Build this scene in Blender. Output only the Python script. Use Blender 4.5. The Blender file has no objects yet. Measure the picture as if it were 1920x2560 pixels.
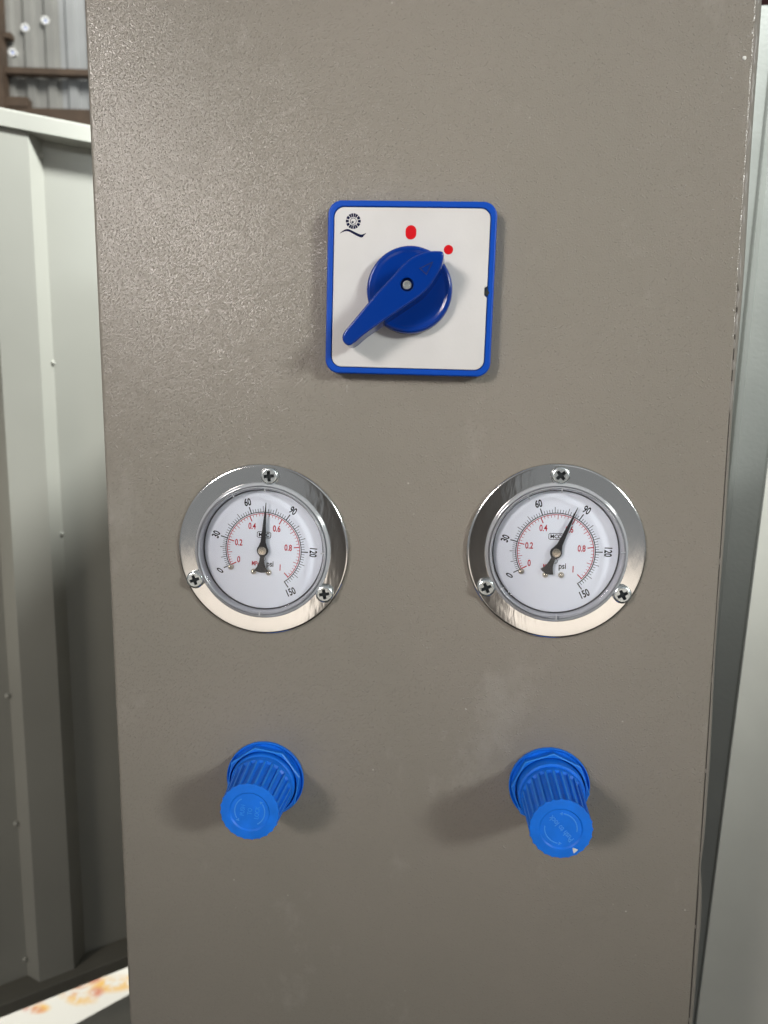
import bpy, bmesh, math, random
from mathutils import Vector, Matrix
random.seed(7)
R = math.radians
S = 0.001                                   # all shapes below are written in millimetres
sc = bpy.context.scene
C = sc.collection

# ------------------------------------------------------------------ camera
cam_d = bpy.data.cameras.new('camera'); cam = bpy.data.objects.new('camera', cam_d); C.objects.link(cam)
cam.matrix_world = Matrix(((0.99702, -0.01596, 0.07547, 0.0),
                           (0.07695, 0.13748, -0.98751, -0.30331),
                           (0.00539, 0.99038, 0.13830, 0.0),
                           (0, 0, 0, 1)))
cam_d.sensor_fit = 'VERTICAL'; cam_d.sensor_height = 36.0; cam_d.sensor_width = 27.0
cam_d.lens = 36.0 * 1925 / 2560
cam_d.clip_start = 0.01; cam_d.clip_end = 200
cam_d.dof.use_dof = True; cam_d.dof.focus_distance = 0.305; cam_d.dof.aperture_fstop = 15.0
sc.camera = cam

# ------------------------------------------------------------------ world, lamps, exposure
w = bpy.data.worlds.new('World'); sc.world = w; w.use_nodes = True
w.node_tree.nodes['Background'].inputs[0].default_value = (0.93, 0.97, 1.0, 1)
w.node_tree.nodes['Background'].inputs[1].default_value = 0.235
sc.view_settings.view_transform = 'Standard'; sc.view_settings.look = 'None'
sc.view_settings.exposure = 0.10; sc.view_settings.gamma = 1.0

def lamp(name, kind, loc, aim, watt, col, size=0.4, spot=None, blend=0.6, sizey=None):
    d = bpy.data.lights.new(name, kind); o = bpy.data.objects.new(name, d); C.objects.link(o)
    d.energy = watt; d.color = col
    if kind == 'AREA':
        d.shape = 'RECTANGLE' if sizey else 'SQUARE'; d.size = size
        if sizey: d.size_y = sizey
    else:
        d.shadow_soft_size = size
        if spot: d.spot_size = R(spot); d.spot_blend = blend
    o.location = loc
    o.rotation_euler = (Vector(aim) - Vector(loc)).to_track_quat('-Z', 'Y').to_euler()
    return o
lamp('shed_lamp_right', 'SPOT', (2.12, -1.83, 0.95), (0.0, 0, 0.078), 278, (0.95, 1.0, 0.97), 0.34, 13, 0.38)
lamp('shed_lamp_left', 'SPOT', (-1.28, -2.0, 0.86), (0.0, 0, 0.078), 168, (1.0, 0.925, 0.88), 0.30, 14.6, 0.38)
lamp('shed_lamp_high', 'AREA', (0.85, -2.2, 1.3), (0, 0, 0), 0.8, (0.95, 0.98, 1.0), 0.9)
y_ = lamp('front_yard_daylight', 'AREA', (0.0, -3.2, 1.6), (0.0, -3.2, -0.9), 80, (1.0, 0.97, 0.92), 3.0); y_.data.spread = R(70)
lamp('roof_light', 'SPOT', (0.50, 0.38, 0.95), (-0.40, 0.43, 0.12), 135, (0.97, 1.0, 0.96), 0.10, 70, 0.6)
lamp('roof_light_side', 'SPOT', (0.35, 0.12, 1.05), (0.25, 0.29, 0.45), 150, (0.95, 1.0, 0.98), 0.05, 27, 0.7)
lamp('partition_fill', 'SPOT', (-0.80, -0.45, 0.10), (-0.43, 0.40, -0.30), 9, (1.0, 0.90, 0.78), 0.10, 50, 0.8)  # fill spot added to warm the left faces of the partition ribs
lamp('yard_daylight', 'SPOT', (-0.95, 1.15, 0.35), (-0.60, 0.76, -0.9), 84, (1.0, 0.98, 0.93), 0.06, 26, 0.3)
lamp('shed_wall_fill', 'AREA', (-0.3, 1.6, 2.6), (-1.6, 3.1, 1.4), 60, (1.0, 0.97, 0.90), 0.8)  # fill lamp added to brighten the corrugated wall

# ------------------------------------------------------------------ materials
def srgb(r, g, b):
    f = lambda c: (c/255/12.92) if c/255 <= .04045 else ((c/255+.055)/1.055)**2.4
    return (f(r), f(g), f(b), 1)
def mat(name, col, rough=0.5, metal=0.0, spec=0.5, bump=None, vary=None, coat=0.0):
    """bump = (scale, distance_mm, strength, stretch); vary = (scale, amount)"""
    m = bpy.data.materials.new(name); m.use_nodes = True
    nt = m.node_tree; p = nt.nodes['Principled BSDF']
    p.inputs['Base Color'].default_value = col if len(col) == 4 else (*col, 1)
    p.inputs['Roughness'].default_value = rough; p.inputs['Metallic'].default_value = metal
    p.inputs['Specular IOR Level'].default_value = spec; p.inputs['Coat Weight'].default_value = coat
    tc = nt.nodes.new('ShaderNodeTexCoord')
    if vary:
        n = nt.nodes.new('ShaderNodeTexNoise'); n.inputs['Scale'].default_value = vary[0]; n.inputs['Detail'].default_value = 4
        nt.links.new(tc.outputs['Object'], n.inputs['Vector'])
        mr = nt.nodes.new('ShaderNodeMapRange'); mr.inputs[1].default_value = .3; mr.inputs[2].default_value = .7
        mr.inputs[3].default_value = 1 - vary[1]; mr.inputs[4].default_value = 1 + vary[1]
        nt.links.new(n.outputs[0], mr.inputs[0])
        mx = nt.nodes.new('ShaderNodeVectorMath'); mx.operation = 'SCALE'
        mx.inputs[0].default_value = p.inputs['Base Color'].default_value[:3]
        nt.links.new(mr.outputs[0], mx.inputs['Scale']); nt.links.new(mx.outputs[0], p.inputs['Base Color'])
        r2 = nt.nodes.new('ShaderNodeMapRange'); r2.inputs[3].default_value = rough*.8; r2.inputs[4].default_value = min(1, rough*1.25)
        nt.links.new(n.outputs[0], r2.inputs[0]); nt.links.new(r2.outputs[0], p.inputs['Roughness'])
    if bump:
        n = nt.nodes.new('ShaderNodeTexNoise'); n.inputs['Scale'].default_value = bump[0]; n.inputs['Detail'].default_value = 2
        mp = nt.nodes.new('ShaderNodeMapping'); mp.inputs['Rotation'].default_value = (0, R(-38), 0)
        mp.inputs['Scale'].default_value = (1, 1, bump[3] if len(bump) > 3 else 1)
        nt.links.new(tc.outputs['Object'], mp.inputs['Vector']); nt.links.new(mp.outputs[0], n.inputs['Vector'])
        b = nt.nodes.new('ShaderNodeBump'); b.inputs['Distance'].default_value = bump[1]*S; b.inputs['Strength'].default_value = bump[2]
        nt.links.new(n.outputs[0], b.inputs['Height']); nt.links.new(b.outputs[0], p.inputs['Normal'])
    return m

def powder_coat():
    """satin taupe powder coat: orange-peel grain, faint dust smears, scattered specks"""
    m = mat('taupe_powder_coat', (0.255, 0.228, 0.192), 0.16, spec=0.40)
    nt = m.node_tree; p = nt.nodes['Principled BSDF']; L = nt.links.new
    tc = nt.nodes.new('ShaderNodeTexCoord')
    def noise(scale, detail=2, stretch=None, rot=0, rough=.5):
        n = nt.nodes.new('ShaderNodeTexNoise'); n.inputs['Scale'].default_value = scale
        n.inputs['Detail'].default_value = detail; n.inputs['Roughness'].default_value = rough
        mp = nt.nodes.new('ShaderNodeMapping'); mp.inputs['Rotation'].default_value = (0, R(rot), 0)
        if stretch: mp.inputs['Scale'].default_value = stretch
        L(tc.outputs['Object'], mp.inputs[0]); L(mp.outputs[0], n.inputs['Vector']); return n
    def ramp(src, a, b, lo=0, hi=1):
        r = nt.nodes.new('ShaderNodeMapRange'); r.inputs[1].default_value = a; r.inputs[2].default_value = b
        r.inputs[3].default_value = lo; r.inputs[4].default_value = hi; L(src, r.inputs[0]); return r.outputs[0]
    def mul(a, b):
        q = nt.nodes.new('ShaderNodeMath'); q.operation = 'MULTIPLY'
        L(a, q.inputs[0])
        if isinstance(b, float): q.inputs[1].default_value = b
        else: L(b, q.inputs[1])
        return q.outputs[0]
    def mix(fac, c1, c2):
        q = nt.nodes.new('ShaderNodeMix'); q.data_type = 'RGBA'; L(fac, q.inputs[0])
        if isinstance(c1, tuple): q.inputs[6].default_value = c1
        else: L(c1, q.inputs[6])
        q.inputs[7].default_value = c2; return q.outputs[2]
    big = noise(9, 3); c = mix(ramp(big.outputs[0], .35, .65), (0.256, 0.230, 0.195, 1), (0.240, 0.219, 0.184, 1))
    smear = noise(14, 6, (1.2, 1, .8), 0, .7)
    c = mix(mul(ramp(smear.outputs[0], .58, .80), .26), c, (0.55, 0.53, 0.49, 1))
    vo = nt.nodes.new('ShaderNodeTexVoronoi'); vo.inputs['Scale'].default_value = 130; L(tc.outputs['Object'], vo.inputs['Vector'])
    patch = noise(21, 2)
    spk = mul(ramp(vo.outputs['Distance'], .07, .03), ramp(patch.outputs[0], .56, .66))
    c = mix(mul(spk, .4), c, (0.62, 0.60, 0.54, 1))
    L(c, p.inputs['Base Color'])
    def grain(scale, detail, stretch, ang):
        n = nt.nodes.new('ShaderNodeTexNoise'); n.inputs['Scale'].default_value = scale; n.inputs['Detail'].default_value = detail
        mp = nt.nodes.new('ShaderNodeMapping'); mp.vector_type = 'TEXTURE'
        mp.inputs['Rotation'].default_value = (0, R(ang), 0); mp.inputs['Scale'].default_value = (1, 1, stretch)
        L(tc.outputs['Object'], mp.inputs[0]); L(mp.outputs[0], n.inputs['Vector']); return n.outputs[0]
    def add(a, b):
        q = nt.nodes.new('ShaderNodeMath'); q.operation = 'ADD'; L(a, q.inputs[0]); L(b, q.inputs[1]); return q.outputs[0]
    fine = grain(3000, 0, 1.8, 42)
    pimples = ramp(grain(1900, 0, 1.7, 40), .60, .78)
    waves = grain(330, 1, 1.6, 35)
    hgt = add(add(mul(fine, 1.0), mul(pimples, 1.5)), mul(waves, .2))
    b = nt.nodes.new('ShaderNodeBump'); b.inputs['Distance'].default_value = .105*S; b.inputs['Strength'].default_value = 1.0
    L(hgt, b.inputs['Height']); L(b.outputs[0], p.inputs['Normal'])
    return m

def lens_mat():
    m = bpy.data.materials.new('clear_plastic'); m.use_nodes = True; nt = m.node_tree
    for n in list(nt.nodes): nt.nodes.remove(n)
    out = nt.nodes.new('ShaderNodeOutputMaterial'); mx = nt.nodes.new('ShaderNodeMixShader')
    tr = nt.nodes.new('ShaderNodeBsdfTransparent'); tr.inputs[0].default_value = (0.99, 0.992, 1.0, 1)
    gl = nt.nodes.new('ShaderNodeBsdfGlossy'); gl.inputs['Roughness'].default_value = 0.06
    lw = nt.nodes.new('ShaderNodeFresnel'); lw.inputs[0].default_value = 1.29
    nt.links.new(lw.outputs[0], mx.inputs[0]); nt.links.new(tr.outputs[0], mx.inputs[1]); nt.links.new(gl.outputs[0], mx.inputs[2])
    nt.links.new(mx.outputs[0], out.inputs[0]); return m
def emit(name, col, k):
    m = bpy.data.materials.new(name); m.use_nodes = True; nt = m.node_tree
    for n in list(nt.nodes): nt.nodes.remove(n)
    o = nt.nodes.new('ShaderNodeOutputMaterial'); e = nt.nodes.new('ShaderNodeEmission')
    e.inputs[0].default_value = (*col, 1); e.inputs[1].default_value = k; nt.links.new(e.outputs[0], o.inputs[0]); return m
def ground_mat():
    m = mat('concrete', (0.55, 0.54, 0.50), 0.8, bump=(60, 1.0, .4))
    nt = m.node_tree; p = nt.nodes['Principled BSDF']; L = nt.links.new
    tc = nt.nodes.new('ShaderNodeTexCoord')
    def blob(pts, soft):
        last = None
        for (x, y, r, sx, rot) in pts:
            mp = nt.nodes.new('ShaderNodeMapping'); mp.vector_type = 'TEXTURE'
            mp.inputs['Location'].default_value = (x*S, y*S, -.9); mp.inputs['Rotation'].default_value = (0, 0, R(rot))
            mp.inputs['Scale'].default_value = (r*S*sx, r*S, 1)
            L(tc.outputs['Object'], mp.inputs[0])
            ln = nt.nodes.new('ShaderNodeVectorMath'); ln.operation = 'LENGTH'; L(mp.outputs[0], ln.inputs[0])
            mr = nt.nodes.new('ShaderNodeMapRange'); mr.inputs[1].default_value = 1; mr.inputs[2].default_value = soft
            L(ln.outputs['Value'], mr.inputs[0])
            if last is None: last = mr.outputs[0]
            else:
                q = nt.nodes.new('ShaderNodeMath'); q.operation = 'MAXIMUM'; L(last, q.inputs[0]); L(mr.outputs[0], q.inputs[1]); last = q.outputs[0]
        nz = nt.nodes.new('ShaderNodeTexNoise'); nz.inputs['Scale'].default_value = 55; nz.inputs['Detail'].default_value = 3
        L(tc.outputs['Object'], nz.inputs['Vector'])
        a = nt.nodes.new('ShaderNodeMapRange'); a.inputs[1].default_value = .35; a.inputs[2].default_value = .55; L(nz.outputs[0], a.inputs[0])
        q = nt.nodes.new('ShaderNodeMath'); q.operation = 'MULTIPLY'; L(last, q.inputs[0]); L(a.outputs[0], q.inputs[1]); return q.outputs[0]
    yel = blob([(-500, 752, 22, 2.4, 12), (-545, 724, 20, 2.0, -18), (-590, 695, 12, 1.6, 0)], .45)
    red = blob([(-520, 733, 15, 1, 0), (-556, 735, 17, 1.2, 20), (-606, 712, 16, 1.2, 0), (-598, 692, 9, 2.6, -5), (-534, 757, 9, 1.5, 30)], .3)
    m1 = nt.nodes.new('ShaderNodeMix'); m1.data_type = 'RGBA'; L(yel, m1.inputs[0]); m1.inputs[6].default_value = (0.56, 0.55, 0.50, 1); m1.inputs[7].default_value = (0.60, 0.37, 0.10, 1)
    m2 = nt.nodes.new('ShaderNodeMix'); m2.data_type = 'RGBA'; L(red, m2.inputs[0]); L(m1.outputs[2], m2.inputs[6]); m2.inputs[7].default_value = (0.48, 0.18, 0.11, 1)
    # floor in front coloured dark: the shade there is put into the colour
    sp = nt.nodes.new('ShaderNodeSeparateXYZ'); L(tc.outputs['Object'], sp.inputs[0])
    ed = nt.nodes.new('ShaderNodeMapRange'); ed.inputs[1].default_value = .50; ed.inputs[2].default_value = .47; L(sp.outputs[1], ed.inputs[0])
    m3 = nt.nodes.new('ShaderNodeMix'); m3.data_type = 'RGBA'; fr = nt.nodes.new('ShaderNodeMapRange'); fr.inputs[1].default_value = -1.35; fr.inputs[2].default_value = -1.2; L(sp.outputs[1], fr.inputs[0])
    fm = nt.nodes.new('ShaderNodeMath'); fm.operation = 'MULTIPLY'; L(ed.outputs[0], fm.inputs[0]); L(fr.outputs[0], fm.inputs[1]); L(fm.outputs[0], m3.inputs[0]); L(m2.outputs[2], m3.inputs[6]); m3.inputs[7].default_value = (0.055, 0.047, 0.038, 1)
    cl = nt.nodes.new('ShaderNodeMapRange'); cl.inputs[1].default_value = -1.2; cl.inputs[2].default_value = -1.35; L(sp.outputs[1], cl.inputs[0])
    m4 = nt.nodes.new('ShaderNodeMix'); m4.data_type = 'RGBA'; L(cl.outputs[0], m4.inputs[0]); L(m3.outputs[2], m4.inputs[6]); m4.inputs[7].default_value = (0.50, 0.46, 0.42, 1)
    L(m4.outputs[2], p.inputs['Base Color']); return m

M = dict(
    coat=powder_coat(),
    edge=mat('worn_taupe_edge', (0.21, 0.195, 0.168), 0.36, bump=(300, .2, .6)),
    weld=mat('weld_bead_painted', (0.23, 0.215, 0.19), 0.42, bump=(900, .2, .7)),
    groove=mat('dark_seam', (0.06, 0.054, 0.045), 0.8),
    bezel=mat('blue_plastic', (0.001, 0.060, 0.40), 0.36, spec=.25, bump=(800, .03, .3)),
    navy=mat('navy_glossy_plastic', (0.0006, 0.031, 0.235), 0.15, spec=.4, bump=(500, .02, .2)),
    navyd=mat('navy_groove', (0.001, 0.010, 0.09), 0.4),
    plate=mat('white_printed_plate', (0.605, 0.59, 0.575), 0.33, bump=(1100, .05, .6), vary=(45, .04)),
    ink=mat('navy_ink', (0.003, 0.005, 0.035), 0.5, spec=.1), red=mat('red_ink', (0.56, 0.003, 0.008), 0.45, spec=.15),
    blk=mat('black_ink', (0.006, 0.006, 0.009), 0.6, spec=.1), dred=mat('dial_red_ink', (0.50, 0.015, 0.035), 0.6, spec=.1),
    dial=mat('dial_white', (0.875, 0.92, 0.99), 0.5, spec=.2),
    chrome=mat('chromed_steel', (0.78, 0.77, 0.75), 0.13, metal=1, bump=(420, .06, .8, .3)),
    ring=mat('pale_plastic_ring', (0.50, 0.51, 0.54), 0.13, coat=.5), rimp=mat('cloudy_clear_plastic', (0.42, 0.43, 0.45), 0.10, coat=1.0),
    paleblue=mat('pale_sheen_blue_plastic', (0.03, 0.26, 0.84), 0.4, spec=.4),  # paler blue that carries the edge highlights in its colour
    zinc=mat('zinc_screw', (0.66, 0.70, 0.70), 0.27, metal=.95, bump=(1500, .04, .5)),
    cavity=mat('dark_recess', (0.02, 0.025, 0.027), 0.5, metal=.4),
    needle=mat('needle_black', (0.012, 0.012, 0.014), 0.35),
    brass=mat('nickel_brass', (0.62, 0.56, 0.46), 0.25, metal=1),
    lens=lens_mat(),
    reg=mat('bright_blue_plastic', (0.006, 0.178, 0.80), 0.42, spec=.35, bump=(900, .04, .5), vary=(140, .12)),
    regd=mat('blue_relief', (0.06, 0.30, 0.85), 0.4),
    chip=mat('white_paint_chip', (0.72, 0.72, 0.68), 0.6),
    wall=mat('pale_grey_enamel', (0.37, 0.37, 0.335), 0.42, vary=(7, .05), bump=(300, .05, .3)),
    rail=mat('pale_rail_enamel', (0.46, 0.46, 0.42), 0.35, vary=(9, .04)),
    dark=mat('dark_grey_green_steel', (0.17, 0.165, 0.14), 0.6, spec=.2, vary=(12, .15)),
    side=mat('grey_green_enamel', (0.22, 0.227, 0.21), 0.38, bump=(420, .25, .5), vary=(20, .06)),
    rear=mat('grey_beige_enamel', (0.56, 0.545, 0.49), 0.5, bump=(420, .15, .4), vary=(14, .07)),
    galv=mat('galvanised_sheet', (0.34, 0.345, 0.33), 0.5, metal=.25, vary=(5, .12)),
    galv2=mat('galvanised_sheet_bluish', (0.42, 0.44, 0.45), 0.5, metal=.25, vary=(5, .10)),
    rust=mat('brown_primer_steel', (0.10, 0.07, 0.049), 0.7, vary=(14, .2)),
    post=mat('grey_brown_steel', (0.24, 0.21, 0.19), 0.6, vary=(9, .2)),
    gask=mat('dark_grey_gasket', (0.06, 0.06, 0.065), 0.5),
    rim=mat('bright_hole_rim', (0.9, 0.92, 0.92), 0.4),
    navysteel=mat('dark_navy_steel', (0.02, 0.028, 0.042), 0.5),
    maroon=mat('maroon_steel', (0.09, 0.022, 0.02), 0.6),
    ground=ground_mat(),
    sky=emit('overcast_daylight', (0.42, 0.52, 0.95), 1.0),
)

# ------------------------------------------------------------------ mesh helpers
class MB:
    def __init__(s): s.v = []; s.f = []
    def add(s, vs, fs):
        o = len(s.v); s.v += [tuple(p) for p in vs]; s.f += [tuple(i+o for i in f) for f in fs]; return s
    def box(s, x0, x1, y0, y1, z0, z1):
        return s.add([(x, y, z) for x in (x0, x1) for y in (y0, y1) for z in (z0, z1)],
                     [(0, 1, 3, 2), (4, 6, 7, 5), (0, 4, 5, 1), (2, 3, 7, 6), (0, 2, 6, 4), (1, 5, 7, 3)])
    def rings(s, rings, cap0=True, cap1=True, closed=True):
        n = len(rings[0]); vs = [p for r in rings for p in r]; fs = []
        for i in range(len(rings)-1):
            for j in range(n if closed else n-1):
                k = (j+1) % n; fs.append((i*n+j, i*n+k, (i+1)*n+k, (i+1)*n+j))
        if cap0: fs.append(tuple(range(n))[::-1])
        if cap1: fs.append(tuple((len(rings)-1)*n+j for j in range(n)))
        return s.add(vs, fs)
    def build(s, name, m, parent=None, ang=32, loc=None, smooth=True):
        me = bpy.data.meshes.new(name); me.from_pydata([(a*S, b*S, c*S) for a, b, c in s.v], [], s.f)
        bm = bmesh.new(); bm.from_mesh(me); bmesh.ops.recalc_face_normals(bm, faces=bm.faces); bm.to_mesh(me); bm.free()
        me.materials.append(M[m])
        if smooth:
            me.polygons.foreach_set('use_smooth', [True]*len(me.polygons)); me.set_sharp_from_angle(angle=R(ang))
        o = bpy.data.objects.new(name, me); C.objects.link(o)
        if smooth:
            wn = o.modifiers.new('weighted_normals', 'WEIGHTED_NORMAL'); wn.keep_sharp = True; wn.weight = 80
        if parent: o.parent = parent
        if loc: o.location = [c*S for c in loc]
        return o
def P(x, z, h): return (x, -h, z)                  # h = height out of the panel, towards the viewer
def circ(r, h, n=48, cx=0, cz=0, ph=0): return [P(cx+r*math.cos(2*math.pi*i/n+ph), cz+r*math.sin(2*math.pi*i/n+ph), h) for i in range(n)]
def lathe(prof, n=64, cx=0, cz=0, cap0=True, cap1=True): return MB().rings([circ(r, h, n, cx, cz) for r, h in prof], cap0, cap1)
def poly(pts, h): return [P(x, z, h) for x, z in pts]
def ccw(pts):
    a = sum(pts[i][0]*pts[(i+1) % len(pts)][1]-pts[(i+1) % len(pts)][0]*pts[i][1] for i in range(len(pts)))
    return pts if a > 0 else pts[::-1]
def inset(pts, d):
    out = []; n = len(pts)
    for i in range(n):
        a, b, c = Vector(pts[i-1]), Vector(pts[i]), Vector(pts[(i+1) % n])
        e1 = (b-a).normalized(); e2 = (c-b).normalized()
        n1 = Vector((-e1.y, e1.x)); n2 = Vector((-e2.y, e2.x)); m = (n1+n2)
        m = m/max(.3, m.length_squared/2) if m.length > 1e-6 else n1
        out.append((b.x+m.x*d, b.y+m.y*d))
    return out
def slab(pts, h0, h1, bev=0, steps=4, draft=0):
    pts = ccw(pts); rs = [poly(pts, h0)]
    top = inset(pts, draft) if draft else pts
    if bev:
        for k in range(steps+1):
            a = math.pi/2*k/steps; rs.append(poly(inset(top, bev*(1-math.cos(a))), h1-bev+bev*math.sin(a)))
    else: rs.append(poly(top, h1))
    return MB().rings(rs)
def rrect(wd, ht, r, n=8):
    p = []
    for cx, cz, a0 in ((wd/2-r, ht/2-r, 0), (-wd/2+r, ht/2-r, 90), (-wd/2+r, -ht/2+r, 180), (wd/2-r, -ht/2+r, 270)):
        p += [(cx+r*math.cos(R(a0+90*k/n)), cz+r*math.sin(R(a0+90*k/n))) for k in range(n+1)]
    return p
def spline(pts, n=6):
    out = []; N = len(pts)
    for i in range(N):
        p0, p1, p2, p3 = (Vector(pts[(i+k-1) % N]) for k in range(4))
        for j in range(n):
            t = j/n
            out.append(tuple(.5*((2*p1)+(-p0+p2)*t+(2*p0-5*p1+4*p2-p3)*t*t+(-p0+3*p1-3*p2+p3)*t**3)))
    return out
_txt = {}
def text_mb(s_, size, h, x=0, z=0, rot=0, sx=.78, bold=.0, thick=.04):
    """flat print: letters as thin raised shapes, centred on (x, z)"""
    cu = bpy.data.curves.new('t', 'FONT'); cu.body = s_; cu.size = size; cu.align_x = 'CENTER'; cu.align_y = 'CENTER'; cu.offset = bold; cu.extrude = thick/2; cu.resolution_u = 4
    o = bpy.data.objects.new('t', cu); C.objects.link(o); dg = bpy.context.evaluated_depsgraph_get()
    me = bpy.data.meshes.new_from_object(o.evaluated_get(dg)); mb = MB(); ca, sa = math.cos(R(rot)), math.sin(R(rot))
    ys = [v.co.y for v in me.vertices]; xs = [v.co.x for v in me.vertices]; my = (max(ys)+min(ys))/2; mx = (max(xs)+min(xs))/2
    mb.add([P(x+ca*(v.co.x-mx)*sx-sa*(v.co.y-my), z+sa*(v.co.x-mx)*sx+ca*(v.co.y-my), h+v.co.z) for v in me.vertices], [tuple(p.vertices) for p in me.polygons])
    bpy.data.objects.remove(o); bpy.data.meshes.remove(me); bpy.data.curves.remove(cu); return mb
def band(r0, r1, a0, a1, h, n=40, thick=.04, mb=None):
    mb = mb or MB(); rs = []
    for i in range(n+1):
        a = R(a0+(a1-a0)*i/n); c, s_ = math.cos(a), math.sin(a)
        rs.append([P(r0*c, r0*s_, h), P(r1*c, r1*s_, h), P(r1*c, r1*s_, h+thick), P(r0*c, r0*s_, h+thick)])
    return mb.rings(rs)
def thing(name, label, cat, loc=(0, 0, 0), rot=(0, 0, 0), group=None):
    o = bpy.data.objects.new(name, None); C.objects.link(o); o.empty_display_size = .02
    o.location = [c*S for c in loc]; o.rotation_euler = [R(a) for a in rot]
    o['label'] = label; o['category'] = cat
    if group: o['group'] = group
    return o
def tag(o, label, cat, group=None):
    o['label'] = label; o['category'] = cat
    if group: o['group'] = group
    return o
def struct(o): o['kind'] = 'structure'; return o

# ------------------------------------------------------------------ ground and sky
GZ = -900
g = MB()
NX = 24
g.add([(-4000+8000*i/NX, -4000+9000*j/NX, GZ) for j in range(NX+1) for i in range(NX+1)],
      [(j*(NX+1)+i, j*(NX+1)+i+1, (j+1)*(NX+1)+i+1, (j+1)*(NX+1)+i) for j in range(NX) for i in range(NX)])
struct(g.build('ground', 'ground'))

# ------------------------------------------------------------------ control cabinet (the taupe column)
X0, X1 = -137.5, 109.4
cab = thing('control_cabinet', 'tall narrow taupe powder coated steel cabinet carrying the switch, gauges and knobs', 'cabinet', (0, 0, GZ))
zb, zt = 0.0, 1380.0                        # heights above the ground
def arc_edge(x, sgn, r, n=6): return [(x+sgn*(-r+r*math.sin(math.pi/2*k/n)), r-r*math.cos(math.pi/2*k/n)) for k in range(n+1)]
prof = [(X1-1.6, 50), (X1-1.6, 0.25), (X1-1.9, 0.0), (X1-2.4, 0.0), (X0+2.4, 0.0)] + arc_edge(X0, -1, 1.6)[:] + [(X0, 50)]
pl = MB(); NZ = 60
rows = [[(x, y, zb+(zt-zb)*k/NZ) for x, y in prof] for k in range(NZ+1)]
pl.rings(rows, closed=True)
pl.build('front_sheet', 'coat', cab, 40)
MB().box(-120, 20, 51, 520, 0, 1100).build('unseen_shade_box', 'dark', cab)  # unseen box added behind the column to shade the partition
# edge of the return sheet at the right, a wavy strip behind a thin dark seam
rows = []; NZ = 240
for k in range(NZ+1):
    z = 380+ (1280-380)*k/NZ
    wv = .35*math.sin(z*.021)+.22*math.sin(z*.067+1)
    if z < 760: wv += .5*math.exp(-((z-690)/16)**2) - .7*math.exp(-((z-712)/7)**2)
    rows.append([((X1-1.15+wv*.3 if z < 945 else X1-1.66), .22, z), (X1-.5+wv, .22, z), (X1+.1+wv, .8, z), (X1+.1+wv, 50, z), ((X1-1.15+wv*.3 if z < 945 else X1-1.45), 50, z)])
MB().rings(rows).build('return_edge', 'edge', cab, 40)
MB().box(X1-1.6, X1-1.0, .4, 49, 380, 945).build('seam_gap', 'groove', cab)
wm = MB()
z = 640
while z < 1280:
    ln = random.uniform(3, 16) if z > 880 else random.uniform(1.5, 5)
    n = max(2, int(ln/1.3)); rs = []
    for i in range(n+1):
        t = i/n; r = (.85 if z > 880 else .6)*math.sin(math.pi*min(1, max(0.08, t*.92+.04)))**.4*random.uniform(.6, 1.05)
        cx = X1-1.15+random.uniform(-.2, .2)
        rs.append([(cx+r*1.1*math.cos(a), .55-r*.8*math.sin(a), z+ln*t) for a in [2*math.pi*q/7 for q in range(7)]])
    wm.rings(rs)
    z += ln+(random.uniform(.5, 6) if z > 880 else random.uniform(22, 60))
wo = wm.build('weld_bead', 'weld', cab, 60); wo['kind'] = 'stuff'
ch = MB(); ch.rings([[(X1-4.6+r*math.cos(a), 0.0-hh, 1023+r*math.sin(a)) for a in [2*math.pi*q/9 for q in range(9)]] for r, hh in ((.8, -.1), (.65, .3), (.25, .5))]).build('weld_spatter', 'chip', cab)

# ------------------------------------------------------------------ rotary switch
sw = thing('rotary_switch', 'square blue framed rotary switch with white plate and angled navy handle', 'switch', (-13.57, 0, 42.9), (0, 1.35, 0))
def sl(x, z):                                # panel millimetres -> switch frame
    dx, dz = x+13.57, z-42.9; a = R(1.35); return (dx*math.cos(a)-dz*math.sin(a), dx*math.sin(a)+dz*math.cos(a))
bz = MB(); o_ = ccw(rrect(62.8, 63.4, 5.2)); i_ = ccw(rrect(58.3, 58.9, 3.9)); rs = [poly(o_, .0)]
for k in range(5):
    a = math.pi/2*k/4; rs.append(poly(inset(o_, .7*(1-math.cos(a))), 5.4+.7*math.sin(a)))
rs += [poly(inset(i_, -.25), 6.1), poly(i_, 5.85), poly(i_, 4.6)]
bz.rings(rs); bz.build('bezel', 'bezel', sw)
fp = ccw(rrect(57.8, 58.4, 3.7, 8))
# the plate outline carries a small pry notch in its right side
k = max(range(len(fp)), key=lambda i: fp[i][0]-(abs(fp[i][1]-24) * .2))
nx = 57.8/2; pts = []
for i, (x, z) in enumerate(fp):
    pts.append((x, z)); x2, z2 = fp[(i+1) % len(fp)]
    if abs(x-nx) < .01 and abs(x2-nx) < .01 and z2 > 20 and z < -20:
        pts += [(nx, -2.6), (nx-.9, -1.9), (nx-1.0, .9), (nx, 1.7)]
fpl = MB(); fpl.rings([poly(pts, 4.65), poly(pts, 5.75), poly(inset(pts, .15), 5.9)]); plate = fpl.build('face_plate', 'plate', sw)
MB().rings([poly([(nx-.8, -1.6), (nx+.2, -2.1), (nx+.9, -.8), (nx+.2, .2), (nx-.1, 1.5), (nx-.6, .9)], h) for h in (5.3, 6.16)]).build('notch_shade', 'cavity', sw)  # solid black piece standing in for the shade inside the notch
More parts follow.
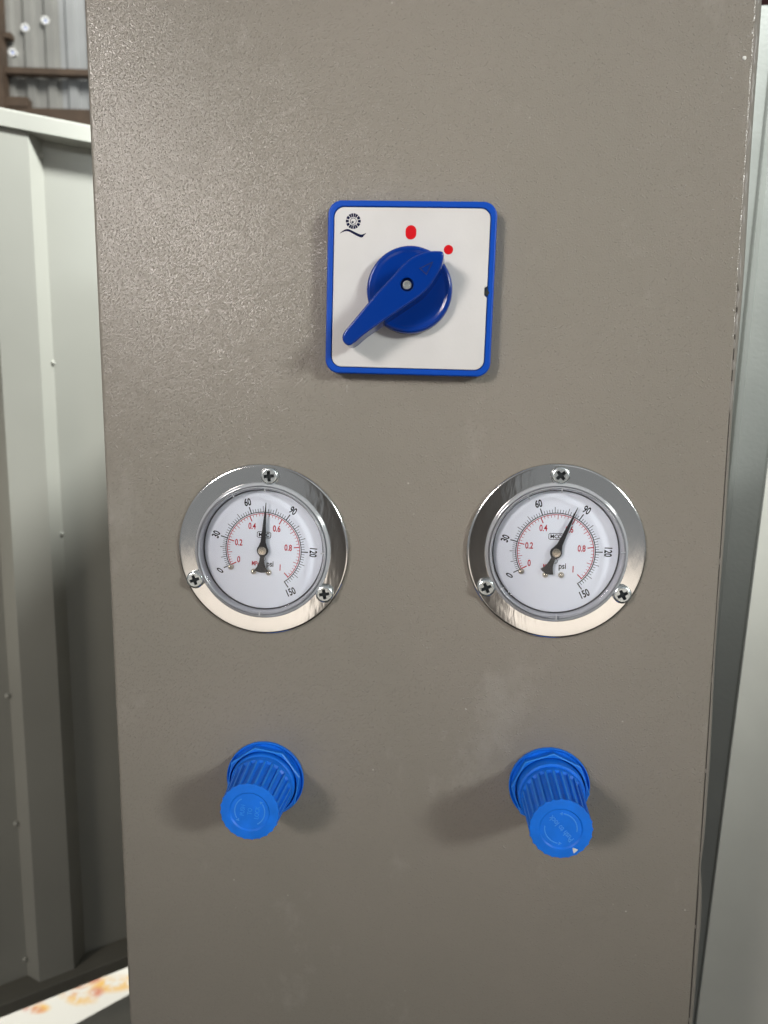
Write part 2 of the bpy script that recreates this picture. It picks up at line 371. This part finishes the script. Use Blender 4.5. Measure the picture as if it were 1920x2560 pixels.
# prints on the plate
x, z = sl(-13.26, 63.35); slab([(px+x, pz+z) for px, pz in rrect(4.0, 5.1, 1.95, 6)], 5.9, 5.95).build('red_mark', 'red', plate)
x, z = sl(.72, 57.0); lathe([(1.72, 5.9), (1.72, 5.95)], 32, x, z).build('red_mark', 'red', plate)
em = MB(); ex, ez = sl(-34.79, 67.61)
cuts = [(-12, 12), (19, 44), (50, 67), (70, 87.5), (92.5, 110), (113, 130), (136, 161), (168, 192), (199, 224), (230, 247), (250, 267.5), (272.5, 290), (293, 310), (316, 341)]
for a0, a1 in cuts:
    rin = 1.5 if (abs(((a0+a1)/2) % 180-90) < 40) else 1.7
    rs = []
    for i in range(5):
        a = R(a0+(a1-a0)*i/4); rs.append([P(ex+r*math.cos(a), ez+r*math.sin(a), h) for r, h in ((rin, 5.9), (2.8, 5.9), (2.8, 5.95), (rin, 5.95))])
    em.rings(rs)
rs = []
for i in range(33):
    a = 2*math.pi*i/32; rs.append([P(ex+r*math.cos(a), ez+r*math.sin(a), h) for r, h in ((1.02, 5.9), (1.22, 5.9), (1.22, 5.95), (1.02, 5.95))])
em.rings(rs)
em.rings([poly([(ex-.75, ez-.35), (ex-.2, ez+.1), (ex+.1, ez-.2), (ex+.35, ez+.05), (ex+.1, ez-.55), (ex-.4, ez-.75)], h) for h in (5.9, 5.95)])
eo = em.build('globe_emblem', 'ink', plate); eo['kind'] = 'stuff'
z0 = lambda a, b: (ex+(a-300)/23.4, ez-(b-262)/23.4)
slab(spline([z0(*q) for q in [(183, 367), (212, 342), (243, 329), (272, 333), (325, 357), (372, 374), (414, 361), (398, 380), (376, 399), (325, 381), (262, 350), (222, 350)]], 3), 5.9, 5.95).build('swoosh_emblem', 'ink', plate)
# knob disc and handle
kx, kz = sl(-13.5, 42.1)
kd = lathe([(15.9, 5.92), (15.95, 8.6), (15.7, 9.8), (15.2, 10.4), (14.6, 10.5), (13.9, 10.2), (12.8, 9.9), (6, 9.7)], 96, kx, kz).build('knob_disc', 'navy', sw, 50)
hp = [(-1.37, 52.83), (-2.3, 48.28), (-4.96, 43.72), (-8.07, 39.91), (-12.39, 36.7), (-21.12, 31.0), (-29.13, 25.6), (-32.9, 22.5), (-34.9, 21.55), (-36.4, 22.6), (-36.75, 24.3), (-35.8, 26.2), (-31.95, 30.71), (-25.95, 37.68), (-20.39, 43.44), (-14.89, 49.14), (-11.0, 51.9), (-6.8, 53.3), (-3.4, 53.55)]
hp = inset(ccw(spline([sl(*q) for q in hp], 5)), -.4)
hm = MB(); rs = [poly(inset(hp, -.25), 9.6), poly(inset(hp, -.1), 12)]
for k in range(6):
    a = math.pi/2*k/5; rs.append(poly(inset(hp, .75*(1-math.cos(a))), 19.7+.75*math.sin(a)))
sx_, sz_ = sl(-13.86, 42.4)
# top face with a round hole for the screw
hm.rings(rs, True, False)
handle = None
def top_with_hole(mb, outline, h, holes):
    bm = bmesh.new(); loops = [poly(outline, h)]+holes
    es = []
    for lp in loops:
        vs = [bm.verts.new(p) for p in lp]; es += [bm.edges.new((vs[i], vs[(i+1) % len(vs)])) for i in range(len(vs))]
    bmesh.ops.triangle_fill(bm, edges=es, use_beauty=True)
    bm.verts.index_update(); mb.add([tuple(v.co) for v in bm.verts], [tuple(v.index for v in f.verts) for f in bm.faces]); bm.free()
top_with_hole(hm, inset(hp, .75), 20.45, [circ(2.55, 20.45, 28, sx_, sz_)])
hm.rings([circ(2.55, 20.45, 28, sx_, sz_), circ(2.35, 20.2, 28, sx_, sz_), circ(2.3, 17.6, 28, sx_, sz_)], False, True)
bmw = hm.build('handle', 'navy', sw, 35)
bm = bmesh.new(); bm.from_mesh(bmw.data); bmesh.ops.remove_doubles(bm, verts=bm.verts, dist=1e-6); bmesh.ops.recalc_face_normals(bm, faces=bm.faces); bm.to_mesh(bmw.data); bm.free(); bmw.data.set_sharp_from_angle(angle=R(35))
handle = bmw
scw = lathe([(1.75, 17.6), (1.75, 19.2), (1.5, 19.6), (.95, 19.62), (.85, 19.0)], 28, sx_, sz_).build('screw', 'zinc', handle)
# raised arrow outline near the pointer end
A, B_, D_ = sl(-4.6, 50.3), sl(-9.6, 48.0), sl(-6.9, 45.6)
tri = ccw([A, B_, D_]); am = MB(); am.rings([poly(tri, 20.44), poly(inset(tri, .02), 20.62), poly(inset(tri, .32), 20.62), poly(inset(tri, .34), 20.46)], False, False); am.build('arrow', 'navyd', handle)

# ------------------------------------------------------------------ pressure gauges
def scale_angle(p): return 208-(208-165.5)*p/30 if p < 30 else 165.5-(p-30)*1.83
def phillips(mb, cx, cz, r, h, rot):
    arm, wd = r*.58, r*.17
    pts = []
    for k in range(4):
        a = R(rot+90*k); c, s_ = math.cos(a), math.sin(a)
        for u, v in ((arm, -wd), (arm, wd), (wd*1.15, wd*1.15)): pts.append((cx+u*c-v*s_, cz+u*s_+v*c))
    prof = [(r, h-2.2), (r, h-.75), (r*.96, h-.4), (r*.86, h-.13), (r*.74, h-.03)]
    mb.rings([circ(q, hh, 32, cx, cz) for q, hh in prof], True, False)
    top_with_hole(mb, [(p[0], p[2]) for p in circ(r*.74, 0, 32, cx, cz)], h-.03, [poly(pts, h-.03)])
    cav = MB().rings([poly(inset(pts, -.02), h-.035), poly(inset(ccw(pts), .12), h-1.0)], False, True)
    return cav
def make_gauge(label, loc, rot, psi, screws, cent=(0, 0)):
    t = thing('pressure_gauge', label, 'gauge', loc, (0, rot, 0), 'pressure gauges on the cabinet front')
    fl = lathe([(34.7, 0), (35.0, .5), (34.9, 1.1), (34.5, 1.5), (33.9, 1.62), (31, 1.68), (28.5, 1.82), (27.0, 1.85), (26.9, .2)], 128, cap1=False).build('flange', 'chrome', t, 45)
    lathe([(27.75, 1.87), (27.6, 3.1), (27.2, 3.65), (26.6, 3.8), (26.15, 3.3), (26.1, 1.87)], 128, cap0=False, cap1=False).build('clear_rim', 'rimp', t, 45)
    # dial pan and ring
    ri = lathe([(26.05, .3), (26.05, 4.2), (25.8, 4.6), (25.3, 4.4), (24.9, 3.2), (24.75, 1.3), (24.7, .5)], 96, cap0=False, cap1=False).build('inner_ring', 'ring', t, 60)
    lathe([(24.7, .52), (24.68, 1.1), (24.3, 1.12), (24.25, .52)], 96, cap0=False, cap1=False).build('gasket', 'gask', t)
    dial = lathe([(24.3, .2), (24.3, .6)], 96).build('dial', 'dial', t)
    h = .6
    bk = band(15.3, 15.62, 165.5+43, -54.5, h, 90); rd = band(14.72, 15.0, 207, -46.5, h, 90)
    def tick(mb, a, r0, r1, wd):
        a = R(a); c, s_ = math.cos(a), math.sin(a)
        mb.rings([poly([(r0*c-wd*s_, r0*s_+wd*c), (r0*c+wd*s_, r0*s_-wd*c), (r1*c+wd*s_, r1*s_-wd*c), (r1*c-wd*s_, r1*s_+wd*c)], q) for q in (h, h+.04)])
    for p in range(0, 151, 2):
        if p % 30 == 0: tick(bk, scale_angle(p), 15.4, 18.3, .2)
        elif p % 10 == 0: tick(bk, scale_angle(p), 15.4, 17.9, .11)
        else: tick(bk, scale_angle(p), 15.4, 16.9, .095)
    for q in range(0, 51):
        p = q*2.901
        if q % 10 == 0: tick(rd, scale_angle(p), 12.5, 15.0, .2)
        elif q % 5 == 0: tick(rd, scale_angle(p), 13.0, 15.0, .11)
        else: tick(rd, scale_angle(p), 13.8, 15.0, .09)
    bo = bk.build('psi_scale_marks', 'blk', dial, smooth=False); bo['kind'] = 'stuff'
    ro = rd.build('megapascal_scale_marks', 'dred', dial, smooth=False); ro['kind'] = 'stuff'
    for p in (0, 30, 60, 90, 120, 150):
        a = scale_angle(p); r = 20.4
        if p == 0: a -= -1; r = 20.2
        if p == 150: r = 20.4
        rr = {0: 60, 30: 70, 60: 14, 90: -30, 120: -92, 150: 26}[p]
        text_mb(str(p), 4.1, h+.02, r*math.cos(R(a)), r*math.sin(R(a)), rr, .68, .1).build('numeral', 'blk', dial, smooth=False)
    for s_, (nx_, nz_) in {'0': (-10.1, -4.6), '0.2': (-10.3, 2.4), '0.4': (-5.0, 9.5), '0.6': (5.1, 9.1), '0.8': (10.1, 1.6), '1': (7.1, -6.8)}.items():
        text_mb(s_, 3.55, h+.02, nx_, nz_, 0, .72, .075).build('numeral', 'dred', dial, smooth=False)
    text_mb('psi', 3.2, h+.02, 2.9, -6.0, 0, .85, .06).build('unit_lettering', 'blk', dial, smooth=False)
    text_mb('MPa', 2.5, h+.02, -3.1, -5.8, 0, .72, .05).build('unit_lettering', 'dred', dial, smooth=False)
    hx = ccw([(-2.9, 5.3), (-2.3, 4.9), (2.3, 4.9), (2.9, 5.3), (2.9, 7.1), (2.3, 7.5), (-2.3, 7.5), (-2.9, 7.1)])
    MB().rings([poly(hx, h), poly(hx, h+.04), poly(inset(hx, .22), h+.04), poly(inset(hx, .22), h)], False, False).build('logo_outline', 'blk', dial, smooth=False)
    text_mb('MCC', 2.1, h+.02, 0, 6.2, 0, .95, .05).build('logo_lettering', 'blk', dial, smooth=False)
    rs = band(.85, 1.0, 0, 360, h, 24); rs.v = [(x, y, zz-3.7) for x, y, zz in rs.v]
    rs.build('certification_mark', 'blk', dial, smooth=False)
    text_mb('C', 1.3, h+.02, 0, -3.7, 0, 1, .02).build('certification_letter', 'blk', dial, smooth=False)
    for px_, pz_ in ((-13.2, -8.0), (-3.7, -9.2), (2.5, -9.2)):
        lathe([(1.15, .5), (1.2, 1.0), (1.0, 1.55), (.6, 1.9), (.15, 2.0)], 20, px_, pz_).build('stop_pin', 'brass', t, 70)
    # needle
    a = R(scale_angle(psi)); d = (math.cos(a), math.sin(a)); nrm = (-d[1], d[0])
    def q(u, v): return (u*d[0]+v*nrm[0], u*d[1]+v*nrm[1])
    half = [(19.6, .09), (12, .55), (3.5, 1.05), (2.3, 1.3)]
    hubarc = [(2.35*math.cos(R(b)), 2.35*math.sin(R(b))) for b in (50, 75, 100, 125)]
    tail = [(-2.6, .85), (-4.0, .95), (-5.5, 1.25), (-7.0, 1.9), (-8.3, 2.75)]
    up = half[:3]+hubarc+tail+[(-8.9, 1.6), (-9.15, 0)]
    low = [(u, -v) for u, v in up[::-1][1:]]
    npts = ccw([q(u, v) for u, v in up+low])
    nb = slab(npts, 2.1, 2.5, .1, 1).build('needle', 'needle', t)
    lathe([(1.75, 2.4), (1.75, 3.1), (1.5, 3.35), (.55, 3.4), (.45, 3.15)], 32).build('hub_cap', 'brass', nb, 40)
    # clear lens: a closed thick shell with a raised rim
    lathe([(25.7, 4.35), (25.75, 5.2), (25.4, 5.7), (24.2, 5.9), (23.7, 5.5), (22.5, 5.6), (16, 6.1), (8, 6.4), (.5, 6.5)], 96, cap0=False).build('lens', 'lens', t, 45)
    lathe([(25.2, 4.4), (24.4, 4.5), (22.5, 4.6), (16, 5.0), (8, 5.3), (.5, 5.4)], 96, cap0=False).build('lens_inner_face', 'lens', t, 45)
    for a in (88, 118, 214, 271, 3):
        m_ = band(24.2, 25.9, a-.5, a+.5, 5.75, 3, .25); m_.build('lens_rib', 'ring', t)
    for k, (a, cr) in enumerate(screws):
        sm = MB(); cx, cz = 30.5*math.cos(R(a)), 30.5*math.sin(R(a))
        cav = phillips(sm, cx, cz, 3.6, 4.1, cr)
        so = sm.build('screw', 'zinc', t, 40); cav.build('cross_recess', 'cavity', so)
    return t
make_gauge('chrome flanged gauge above the shorter blue knob, its needle pointing straight up', (-72.1, 0, -58.7), 3.0, 72.4,
           [(86.5, 8), (207, 22), (329, 12)])
make_gauge('chrome flanged gauge above the longer blue knob, its needle leaning right towards 90', (44.7, 0, -57.2), 0.0, 84,
           [(88.9, 40), (208.2, 24), (328.5, 28)])

# ------------------------------------------------------------------ regulator knobs
def make_regulator(label, loc, H, rot, oct0, rest, text_rot, chips):
    t = thing('regulator_knob', label, 'knob', loc, (0, 0, 0), 'blue regulator knobs on the cabinet front')
    t.scale = (1.115, 1, 1.115); n = 96
    lathe([(14.7, 0), (14.75, 1.2), (14.5, 1.55), (14.2, 1.4), (13.8, .9), (12.6, .9)], n).build('washer', 'reg', t)
    oc = ccw([(14.25*math.cos(R(oct0+45*k)), 14.25*math.sin(R(oct0+45*k))) for k in range(8)])
    nm = MB(); nm.rings([poly(inset(oc, .3), 1.5), poly(oc, 4.75), poly(inset(oc, .35), 5.1)], True, False)
    top_with_hole(nm, inset(oc, .35), 5.1, [circ(12.75, 5.1, 64)]); nm.rings([circ(12.75, 5.1, 64), circ(12.55, 1.7, 64)], False, False)
    no = nm.build('lock_nut', 'reg', t, 20); no.data.materials.append(M['paleblue'])
    for pf in no.data.polygons:                 # the nut's upper edge, its highlight put into the colour
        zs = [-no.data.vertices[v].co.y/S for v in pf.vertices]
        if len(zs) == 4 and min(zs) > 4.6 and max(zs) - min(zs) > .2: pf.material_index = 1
    if rest: pc = [(12.1, 1.6), (12.1, 8.0), (11.9, 8.7), (11.3, 9.0), (11.05, 9.0), (10.9, 8.2)]
    else: pc = [(12.1, 1.6), (12.1, 6.0), (11.9, 6.6), (11.5, 6.9), (11.2, 6.6)]
    lathe(pc, n).build('collar', 'reg', t, 40)
    # fluted grip
    g0 = 8.0 if rest else 6.6; N = 24; sub = 10
    def ring(rb, h, depth):
        out = []
        for k in range(N):
            for j in range(sub):
                u = j/sub; a = 2*math.pi*(k+u)/N+R(rot)
                d = 1.0 if u < .21 or u > .95 else (0.0 if .28 < u < .88 else .5)
                r = rb-depth*(1-d); out.append(P(r*math.cos(a), r*math.sin(a), h))
        return out
    rb0, rb1 = (11.0, 10.35) if rest else (11.55, 10.35)
    R_ = lambda h: rb0+(rb1-rb0)*(h-g0)/(H-g0)
    gs = g0+3.2
    gr = MB(); gr.rings([ring(R_(g0), g0, 0), ring(R_(gs), gs, 0), ring(R_(gs+.7), gs+.7, .75), ring(R_(H-1.3), H-1.3, .85), ring(R_(H-1.1), H-1.1, .4)])
    go = gr.build('grip', 'reg', t, 28); go.data.materials.append(M['paleblue'])
    for pf in go.data.polygons:                 # rib crests paler: sheen on scuffed edges put into the colour
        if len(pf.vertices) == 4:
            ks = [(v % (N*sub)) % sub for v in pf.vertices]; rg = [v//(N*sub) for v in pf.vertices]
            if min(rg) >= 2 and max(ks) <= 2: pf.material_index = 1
    # end cap: faintly serrated lip, slightly dished centre
    cp = MB(); cp.rings([ring(10.5, H-1.15, .3), ring(10.6, H-.5, .3), ring(10.4, H-.12, .2), circ(10.0, H, N*sub, ph=R(rot)), circ(7.2, H, N*sub, ph=R(rot)), circ(6.7, H-.45, N*sub, ph=R(rot)), circ(.5, H-.47, N*sub, ph=R(rot))])
    cap = cp.build('end_cap', 'reg', t, 40)
    hh = H-.5
    am = band(5.15, 5.5, text_rot+40, text_rot+128, hh, 30, .16); am2 = band(5.15, 5.5, text_rot+218, text_rot+310, hh, 30, .16)
    for m_, ea in ((am, text_rot+132), (am2, text_rot+314)):
        c, s_ = math.cos(R(ea)), math.sin(R(ea)); u = R(ea)
        tipx, tipz = 5.3*math.cos(u+.18), 5.3*math.sin(u+.18); b1, b2 = (4.7*c, 4.7*s_), (5.95*c, 5.95*s_)
        m_.rings([poly([(tipx, tipz), b1, b2], q) for q in (hh, hh+.16)])
        m_.build('turn_arrow', 'regd', cap)
    if rest:
        text_mb('Push to lock', 2.75, hh+.08, 0, 0, text_rot, .8, .04, .2).build('cap_lettering', 'regd', cap)
    else:
        for i, s_ in enumerate(('PUSH', 'TO', 'LOCK')):
            u = (1-i)*2.6; text_mb(s_, 2.2, hh+.05, -u*math.sin(R(text_rot)), u*math.cos(R(text_rot)), text_rot, .8, .03, .14).build('cap_lettering', 'paleblue', cap)
    for (a, r, h_, sz) in chips:
        pts = [(sz*f*math.cos(R(b)), sz*f*math.sin(R(b))) for b, f in ((10, 1), (75, .6), (130, .95), (200, .5), (260, 1.0), (320, .55))]
        m_ = MB()
        if h_ is None: m_.rings([poly([(r*math.cos(R(a))+x, r*math.sin(R(a))+z) for x, z in pts], q) for q in (H-.02, H+.1)])
        else: m_.rings([[P((r+q)*math.cos(R(a+x*4)), (r+q)*math.sin(R(a+x*4)), h_+z) for x, z in pts] for q in (-.3, .15)])
        m_.build('paint_chip', 'chip', t)
    return t
make_regulator('shorter blue fluted knob below the gauge whose needle points straight up', (-72.9, 0, -157.2), 27.8, 3, 12.5, False, 82, [])
make_regulator('longer blue fluted knob with white paint chips on its end cap and grip', (45.6, 0, -155.0), 33.6, 0, -3, True, 132,
               [(-57, 8.6, None, 1.15), (205, 10.35, 27, .55)])

# ------------------------------------------------------------------ ribbed partition at the left, turned away from the cabinet
WD = 51.2
def part_thing():
    t = thing('ribbed_partition', 'pale grey ribbed sheet metal partition with top and bottom rails behind the cabinet', 'partition', (-360.5, 446.7, GZ), (0, 0, 90-WD))
    # local: x runs along the sheet, y goes away from the viewer, z up from ground
    z0, z1 = 294, 1150
    prf = [(-420, 18), (-200, 18), (-188, 0), (-153, 0), (-141, 18), (-79, 18), (-70.5, 0), (-36, 0), (-20, 19), (46, 19), (57, 0), (92, 0), (104, 18), (300, 18)]
    sm = MB(); NZ = 24
    fr = [[(x, y, z0+(z1-z0)*k/NZ) for x, y in prf] for k in range(NZ+1)]
    bk_ = [[(x, y+1.2, z0+(z1-z0)*k/NZ) for x, y in prf] for k in range(NZ+1)]
    full = [fr[k]+bk_[k][::-1] for k in range(NZ+1)]
    sm.rings(full); sm.build('ribbed_sheet', 'wall', t, 20)
    def bar(za, zb_, ya, yb, r=2.5):
        m_ = MB(); pr = [(ya+r*(1-math.cos(R(q))), zb_-r*(1-math.sin(R(q)))) for q in (0, 22, 45, 67, 90)]+[(yb, zb_), (yb, za), (ya, za)]
        m_.rings([[(x, y, zz) for y, zz in pr] for x in (-425, 305)]); return m_
    bar(1148.5, 1164.5, -4, 30).build('top_rail', 'rail', t)
    bar(281, 294.5, -12, 26, 1.5).build('bottom_rail', 'dark', t)
    for x in (-410, 240): MB().box(x, x+40, -8, 22, 0, 281).build('leg', 'dark', t)
    for (x, zz, dx) in ((-22, 1134, 1), (-21.5, 939, 1), (-21.5, 767, 1), (-81, 607, -1), (-81, 469, -1), (-81, 315, -1)):
        m_ = MB(); m_.rings([[(x+r*math.cos(a), 17.5-hh, zz+r*math.sin(a)) for a in [2*math.pi*i/12 for i in range(12)]] for r, hh in ((2.6, 0), (2.5, 1.6), (1.8, 2.9), (.6, 3.5))])
        m_.build('weld_spot', 'rail', t, 60)
    return t
part_thing()

# ------------------------------------------------------------------ corrugated shed wall with steel framing, far behind
WS = thing('shed_wall', 'corrugated galvanised shed wall with brown purlin and post, three daylight holes', 'wall', (-1500, 3000, GZ), (0, 0, 8))
per = 84.0; cor = [(0, 0), (22, 0), (32, 16), (62, 16), (72, 0)]
holes = [(-147.9, 1541.9-GZ), (-229.4, 1511.8-GZ), (-285.9, 1416.9-GZ)]
def sheet(n0, n1, mname, off=0):
    pts = []
    for i in range(n0, n1):
        pts += [(off+i*per+x, -y) for x, y in cor]
    pts.append((off+n1*per, 0))
    m_ = MB(); zs = sorted([0, 2900]+[z for _, hz in holes for z in (hz-9, hz+9)])
    for j in range(len(zs)-1):
        za, zb_ = zs[j], zs[j+1]
        for i in range(len(pts)-1):
            (xa, ya), (xb, yb) = pts[i], pts[i+1]
            hit = [hx for hx, hz in holes if za-1 < hz < zb_+1 and abs(zb_-za-18) < .1 and xa-9 < hx < xb+9]
            if hit:
                hx = hit[0]; lo, hi = max(xa, hx-9), min(xb, hx+9)
                f = lambda x: ya+(yb-ya)*(x-xa)/(xb-xa)
                for a_, b_ in ((xa, lo), (hi, xb)):
                    if b_-a_ > .01: m_.add([(a_, f(a_), za), (b_, f(b_), za), (b_, f(b_), zb_), (a_, f(a_), zb_)], [(0, 1, 2, 3)])
            else:
                m_.add([(xa, ya, za), (xb, yb, za), (xb, yb, zb_), (xa, ya, zb_)], [(0, 1, 2, 3)])
    o = m_.build('corrugated_sheet', mname, WS, 20); return o
sheet(-9, -1, 'galv', -14.0); sheet(-1, 22, 'galv2', -14.0)
for hx, hz in holes:
    m_ = MB(); n = 32; rs = []
    for i in range(n):
        a = 2*math.pi*i/n
        rs.append([(hx+r*math.cos(a), y, hz+r*math.sin(a)) for r, y in ((16, -17), (16, -19.5), (9.2, -19.5), (7.6, -15), (7.6, 2), (16, 2))])
    rs.append(rs[0]); m_.rings(rs, False, False); m_.build('hole_rim', 'rim', WS)
MB().box(-420, -302, -90, -26, 0, 2900).build('post', 'rust', WS)
MB().box(-460, 1850, -60, -20, 1321-GZ, 1344-GZ).build('purlin', 'rust', WS)
MB().box(-302, -216, -70, -20, 1190-GZ, 1228-GZ).build('bracket', 'rust', WS)
MB().box(-460, 1850, -66, -20, 1070-GZ, 1188-GZ).build('lower_purlin', 'rust', WS)
MB().box(-302, -272, -60, -20, 1455-GZ, 1474-GZ).build('cleat', 'rust', WS)
MB().box(-420, -310, -100, -88, 1535-GZ, 1560-GZ).build('splice_plate', 'rust', WS)
# overcast sky outside that shed wall
m_ = MB(); m_.add([(-2200, 3030, -800), (-800, 3230, -800), (-800, 3230, 1950), (-2200, 3030, 1950)], [(0, 1, 2, 3)])
struct(m_.build('sky', 'sky'))

# unseen post added behind the viewer to give the chrome something dark to reflect
m_ = MB()
for za, zb_ in ((GZ, 420),):
    for x0, x1, y0, y1 in ((-165, 75, -1120, -1105), (-165, 75, -1345, -1330), (-58, -42, -1330, -1120)): m_.box(x0, x1, y0, y1, za, zb_)
struct(m_.build('added_reflection_post', 'post'))

# ------------------------------------------------------------------ dark plinth low at the left
t = MB(); d = Vector((.663, .749)); nn = Vector((.749, -.663)); p0 = Vector((-422.9, 476.0))
def q2(s_, u): v = p0+d*s_+nn*u; return (v.x, v.y)
bs = [q2(-420, 0), q2(520, 0), q2(520, 110), q2(-420, 110)]
ins = [q2(-417, 3), q2(517, 3), q2(517, 107), q2(-417, 107)]
t.rings([[(x, y, zz) for x, y in b] for b, zz in ((bs, GZ), (bs, -723), (ins, -720))])
tag(t.build('machine_plinth', 'dark'), 'dark grey green steel plinth crossing the lower left corner', 'plinth')

# ------------------------------------------------------------------ leaning side rail and rear panel at the right
SR = thing('side_rail', 'grey green folded steel rail leaning beside the right edge of the cabinet', 'rail', (100, 52, GZ))
def lean_y(zp): return 56+max(0, zp+430)*.36
def lean_pt(x, dy, zp):                      # the rail and the panel behind it both slope away towards the top
    y = lean_y(zp)+dy; k = (303.3+y)/363.3; return (x*k, y, zp*k)
rows = []; rear = []; NZ = 44
for k in range(NZ+1):
    zp = -430+(168+430)*k/NZ; l2 = 133.6+.0345*(zp-21.5); l3 = 147.9+.0515*(zp+23)
    rows.append([lean_pt(x, dy, zp) for x, dy in ((96, 2), (l2-6, 1), (l2-2.0, .6), (l2-1.2, -.8), (l2-.4, -1.5), (l2+.4, -.8), (l2+1.0, 3), (l2+2, 6), (l3-1.4, 6), (l3-.6, 5.2), (l3-.1, 5.6), (l3+.1, 7), (l3-3, 24), (96, 24))])
    rear.append([lean_pt(x, dy, min(zp, 160)) for x, dy in ((96, 52), (330, 52), (330, 66), (96, 66))])
def grounded(rs): return [[(x, y, GZ) for x, y, z in rs[0]]]+rs
def local(rs): return [[(x-100, y-52, z-GZ) for x, y, z in r] for r in rs]
MB().rings(local(grounded(rows))).build('folded_sheet', 'side', SR, 45)
up = []
for z in (-899, -360, -330, -200, -60, 0):
    y = -100+.57*(max(z, -345)+330)
    up.append([(x-100, yy-52, z-GZ) for x, yy in ((300, y-45), (322, y-45), (322, y+45), (300, y+45))])
MB().rings(up).build('unseen_shade_upright', 'side', SR)  # added out of view to keep the right lamp off the lower rail
RP = thing('rear_panel', 'flat grey beige steel panel sloping behind the leaning side rail', 'panel', (100, 52, GZ))
MB().rings(local(grounded(rear))).build('sheet', 'rear', RP)
NC = thing('navy_cabinet', 'dark navy steel cabinet glimpsed in the top right corner behind the rail', 'cabinet', (375, 900, GZ))
slab([(0, 0), (500, 0), (500, 1500), (0, 1500)], 0, 200, 6).build('body', 'navysteel', NC)
MB().box(-16, -1, -205, 0, 0, 1500).build('edge_strip', 'maroon', NC)
MB().box(60, 66, -206, -200, 500, 1450).build('door_edge', 'navysteel', NC)
